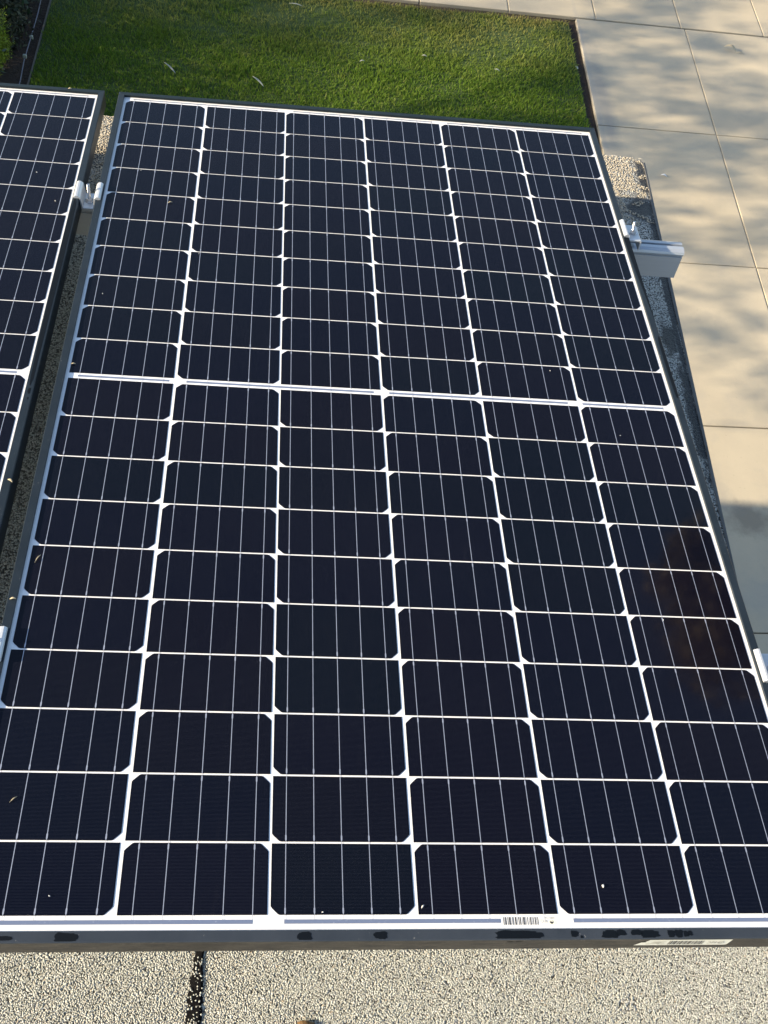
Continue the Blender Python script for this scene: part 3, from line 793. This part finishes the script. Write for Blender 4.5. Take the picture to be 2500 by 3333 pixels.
# ------------------------------------------------------------------ mounting rails (thing each), with feet
RAILY = (1.372, .350)
def rail(y, label):
    t = empty('mounting_rail'); t.matrix_world = PM @ Matrix.Translation((0, y, -.0256))
    tag(t, label, 'mounting rail', 'aluminium rails under the panels')
    # (y, z) section: two top flanges round a slot, rounded shoulder, groove, tall web
    pr = [(-.0035, 0), (-.0035, -.0095), (.0035, -.0095), (.0035, 0), (.0100, 0), (.0165, -.003), (.0185, -.0065), (.0150, -.0120), (.0150, -.0150), (.0180, -.0165), (.0180, -.0690), (.0165, -.0700),
          (-.0165, -.0700), (-.0180, -.0690), (-.0180, -.0175), (-.0150, -.0160), (-.0150, -.0142), (-.0195, -.0125), (-.0208, -.0085), (-.0190, -.0035), (-.0120, 0)]
    b = fixn(new('rail_body', *extrude(pr, -2.75, .662, 'x', 1), 'rail', t)); 
    for x in (-2.5, -1.5, -.85, -.1, .42):
        wx, wy, wz = (PM @ Vector((x, y, -.0956))); 
        h = wz - ZR
        v, f = box(x - .02, x + .02, .019, .025, -.07 - h + .004, -.02); new('foot', v, f, 'alu', t)
        v, f = box(x - .02, x + .02, -.03, .019, -.07 - h + .001, -.07 - h + .007); new('foot_plate', v, f, 'alu', t)
    return t
rail(RAILY[0], 'far aluminium mounting rail whose cut end sticks out to the right of the panel')
rail(RAILY[1], 'near aluminium mounting rail hidden beneath the panels, nearer the viewer')
# bolt
def bolt(parent, z0, z1, r=.0031):
    v, f = tube([(0, 0, z0), (0, 0, z1 - .0008), (0, 0, z1)], [r, r, r * .7], 12); new('bolt', v, f, 'steel', parent, False)
    V = []; n = 6
    for (rr, z) in ((.0062, z0 + .0018), (.0062, z0 + .0060), (.0052, z0 + .0066)):
        V += [(rr * math.cos(math.pi * i / 3 + .4), rr * math.sin(math.pi * i / 3 + .4), z) for i in range(6)]
    F = [(j * 6 + i, j * 6 + (i + 1) % 6, (j + 1) * 6 + (i + 1) % 6, (j + 1) * 6 + i) for j in range(2) for i in range(6)] + [tuple(range(12, 18)), (5, 4, 3, 2, 1, 0)]
    nut = new('nut', V, F, 'steel', parent)
    v, f = tube([(0, 0, z0), (0, 0, z0 + .0014), (0, 0, z0 + .0019)], [.0085, .0085, .0068], 18); new('washer', v, f, 'steel', parent)
GX = -W - .0150
def mid_clamp(y, label):
    t = empty('mid_clamp'); t.matrix_world = PM @ Matrix.Translation((GX, y, zt(GX, y)))
    tag(t, label, 'clamp', 'clamps bridging the gap between the panels')
    top = LT + .0004
    pr = [(-.0245, top), (-.0255, top + .0022), (-.0243, top + .0045), (-.0215, top + .0064), (-.0170, top + .0060), (-.0125, top + .0020), (-.0095, -.0150), (.0095, -.0150), (.0125, top + .0020), (.0170, top + .0060),
          (.0215, top + .0064), (.0243, top + .0045), (.0255, top + .0022), (.0245, top), (.0150, top), (.0125, -.0182), (-.0125, -.0182), (-.0150, top)]
    b = fixn(new('clamp_body', *extrude(pr, -.025, .025, 'y'), 'alu', t)); bevel(b, .0006, 2)
    bolt(t, -.0149, .0215)
    return t
mid_clamp(1.362, 'bright U-shaped clamp with upright bolt in the gap, farther one')
mid_clamp(.342, 'bright clamp between the panels, just entering at the left edge')
def end_clamp(y, label):
    t = empty('end_clamp'); t.matrix_world = PM @ Matrix.Translation((W, y, zt(W, y)))
    tag(t, label, 'clamp', 'end clamps on the right edge of the panel')
    top = LT + .0004
    pr = [(-.0100, top), (-.0118, top + .0032), (-.0066, top + .0068), (-.0034, top + .0068), (.0030, -.0010), (.0265, -.0010), (.0290, -.0030), (.0300, -.0240), (.0272, -.0240), (.0262, -.0045), (.0020, -.0045), (.0010, -.0140), (.0004, -.0140), (.0004, top)]
    b = fixn(new('clamp_body', *extrude(pr, -.026, .026, 'y'), 'alu', t)); bevel(b, .0006, 2)
    h = empty('bolt_set', (.0145, 0, 0), t)
    bolt(h, -.0009, .0250)
    h.rotation_euler = (R(-3), R(-8), 0)
    for o in list(col.objects):
        if o.parent is h:
            o.parent = t; o.location = (.0145, 0, 0); o.rotation_euler = (R(-3), R(-8), 0)
    bpy.data.objects.remove(h)
    return t
end_clamp(1.362, 'silver stepped end clamp with tall bolt above the protruding rail end')
end_clamp(.342, 'silver end clamp just entering at the right edge, lower right')

# ------------------------------------------------------------------ small litter
def leafshape(name, p0, p1, width, mat, label, cat, group=None, z=.02, curl=.02, parentm=None):
    p0 = Vector(p0); p1 = Vector(p1); L = (p1 - p0).length; d = (p1 - p0).normalized(); s_ = Vector((-d.y, d.x, 0)); n = 8
    V = []; F = []
    for i in range(n + 1):
        t = i / n; wd = width * .5 * math.sin(math.pi * (t * .92 + .04)) ** .8
        c = p0 + d * L * t + s_ * width * .22 * math.sin(t * math.pi); zz = z + curl * math.sin(t * math.pi) 
        V += [tuple((c - s_ * wd)) [:2] + (zz + wd * .5,), (c.x, c.y, zz), tuple((c + s_ * wd))[:2] + (zz + wd * .5,)]
        if i:
            a = (i - 1) * 3; F += [(a, a + 1, a + 4, a + 3), (a + 1, a + 2, a + 5, a + 4)]
    o = new(name, V, F, mat, None, True)
    m = o.modifiers.new('thick', 'SOLIDIFY'); m.thickness = .0008
    if parentm is not None: o.matrix_world = parentm
    tag(o, label, cat, group); return o
LG = 'pale narrow leaves fallen on the lawn'
leafshape('fallen_leaf', (-.646, 6.064, 0), (-.567, 5.961, 0), .012, 'gum', 'narrow pale leaf on the lawn, left of the two nearest the panel', 'leaf', LG, .033, .004)
leafshape('fallen_leaf', (-.081, 6.010, 0), (-.007, 5.913, 0), .014, 'gum', 'whitish curved leaf on the lawn, right of the two nearest the panel', 'leaf', LG, .033, .004)
leafshape('fallen_leaf', (.141, 6.875, 0), (.237, 6.856, 0), .012, 'gum', 'pale leaf on the bare brown patch of lawn by the pavement', 'leaf', LG, .03, .004)
leafshape('fallen_leaf', (-.878, 6.727, 0), (-.815, 6.780, 0), .014, 'gum', 'small pale leaf at the far left of the lawn near the top edge', 'leaf', LG, .035)
leafshape('dry_leaf', (3.345, 6.935, 0), (3.425, 6.885, 0), .030, 'dry', 'curled tan dead leaf lying on the sunlit driveway slab', 'leaf', None, .022, .02)
leafshape('dry_leaf', (3.435, 6.890, 0), (3.487, 6.878, 0), .010, 'dry', 'short tan leaf fragment just right of the curled dead leaf', 'leaf', None, .016, .006)
leafshape('downy_seed', (2.575, 5.42, 0), (2.615, 5.405, 0), .016, 'droppings', 'tiny white downy seed on the driveway beyond the roof corner', 'seed', None, .016, .006)
leafshape('bark_chip', (2.150, 6.54, 0), (2.172, 6.50, 0), .02, 'droppings', 'small white chip in the soil gap beside the lawn edge', 'chip', None, -.005, .006)
LL = ['leaf fleck in the lawn towards the top right corner', 'leaf fleck in the middle of the lawn', 'leaf fleck in the lawn near the panel top right corner', 'leaf fleck left of the middle of the lawn', 'leaf fleck just beyond the panel edge']
for i, (a, b) in enumerate(((1.55, 6.35), (1.05, 6.42), (1.72, 5.75), (.62, 6.28), (1.25, 5.62))):
    leafshape('leaf_fleck', (a, b, 0), (a + .035, b - .02 + .01 * i, 0), .012, 'gum', 'tiny pale ' + LL[i], 'leaf', 'tiny leaf flecks in the lawn', .036, .004)

def onpanel(name, x, y, L, ang, wd, mat, label, cat, z=.0010, group=None):
    d = Vector((math.cos(ang), math.sin(ang), 0)) * L / 2
    return leafshape(name, (x - d.x, y - d.y, 0), (x + d.x, y + d.y, 0), wd, mat, label, cat, group, z + zt(x, y), L * .12, PM)
SG = 'tan seed husks scattered on the panels'
onpanel('seed_husk', -.4985, .4858, .0145, 1.15, .0015, 'dry', 'long thin straw husk on a left-column cell', 'seed husk', group=SG)
onpanel('seed_husk', -.3879, 1.3507, .009, .4, .0022, 'dry', 'short straw husk on a cell right of the far clamp', 'seed husk', group=SG)
onpanel('seed_husk', -.5054, .8826, .008, .2, .0022, 'dry', 'pale husk just above the middle seam at the left margin', 'seed husk', group=SG)
onpanel('seed_husk', -.4707, .1337, .010, .8, .0014, 'dry', 'whitish sliver on the lower left cells', 'seed husk', group=SG)
onpanel('seed_husk', -.5583, .6217, .009, -.6, .0034, 'dry', 'cream husk on the right frame lip of the left panel', 'seed husk', .0055, SG)
onpanel('seed_husk', -.5187, .4140, .008, .1, .0030, 'dry', 'curled cream husk on the left frame lip of the big panel', 'seed husk', .0055, SG)
onpanel('seed_husk', -.6287, 1.7350, .007, 0, .0030, 'dry', 'yellowish crumb on the far frame lip of the left panel', 'seed husk', .0055, SG)
onpanel('glass_chip', .0074, .0083, .0050, .9, .0018, 'droppings', 'pearly chip near the bottom of the fourth column', 'chip')
onpanel('bird_dropping', .2299, .0324, .0042, 1.4, .0028, 'droppings', 'round cream dropping on the fifth column near the bottom', 'dropping')
FG = 'white specks of grit on the glass'
GL = ['white speck on the right column just below the middle seam', 'white speck beside a ribbon in the mirrored brown patch at right', 'white speck in the bottom left cell of the big panel',
      'tiny orange-lit speck at the top of the second column, left of its first ribbon', 'white speck just above the middle seam in the fifth column', 'upright white crumb on the bottom edge of the third column',
      'white speck in the first column a few cells above the middle seam', 'white speck on the left panel, four cells down', 'dark-edged speck in the first column, four cells down', 'white speck on the left panel beside the far clamp']
for i, (x, y, s_) in enumerate(((.4008, .7856, .004), (.3937, .4185, .004), (-.4130, .0212, .005), (-.3233, 1.1977, .004), (.3019, .9343, .0035), (-.1089, .0022, .006), (-.4804, 1.0656, .005), (-.6479, 1.4206, .006), (-.4528, 1.4532, .005), (-.60, 1.33, .005))):
    onpanel('grit_speck', x, y, s_ * .42, i * 1.3, s_ * .26, 'droppings', GL[i], 'grit', group=FG)
# brown bract lying at the bottom edge of the roof
V = []; F = []
for j in range(5):
    for i in range(9):
        t = 2 * math.pi * i / 9; rr = (.004, .012, .014, .010, .003)[j] * (1 + .25 * math.sin(3 * t + j)); V.append((rr * 1.25 * math.cos(t), rr * .8 * math.sin(t), (.0, .002, .006, .010, .012)[j]))
for j in range(4):
    for i in range(9): F.append((j * 9 + i, j * 9 + (i + 1) % 9, (j + 1) * 9 + (i + 1) % 9, (j + 1) * 9 + i))
F.append(tuple(36 + i for i in range(9)))
br = fixn(new('dry_pod', V, F, 'rust', None, True)); br.location = (.116, .186, ZR + .001); br.rotation_euler = (0, 0, .3); br.scale = (.75, .75, .75)
tag(br, 'brown dried seed pod on the roof at the bottom edge of the view', 'seed pod')

scene.render.resolution_x = 768; scene.render.resolution_y = 1024
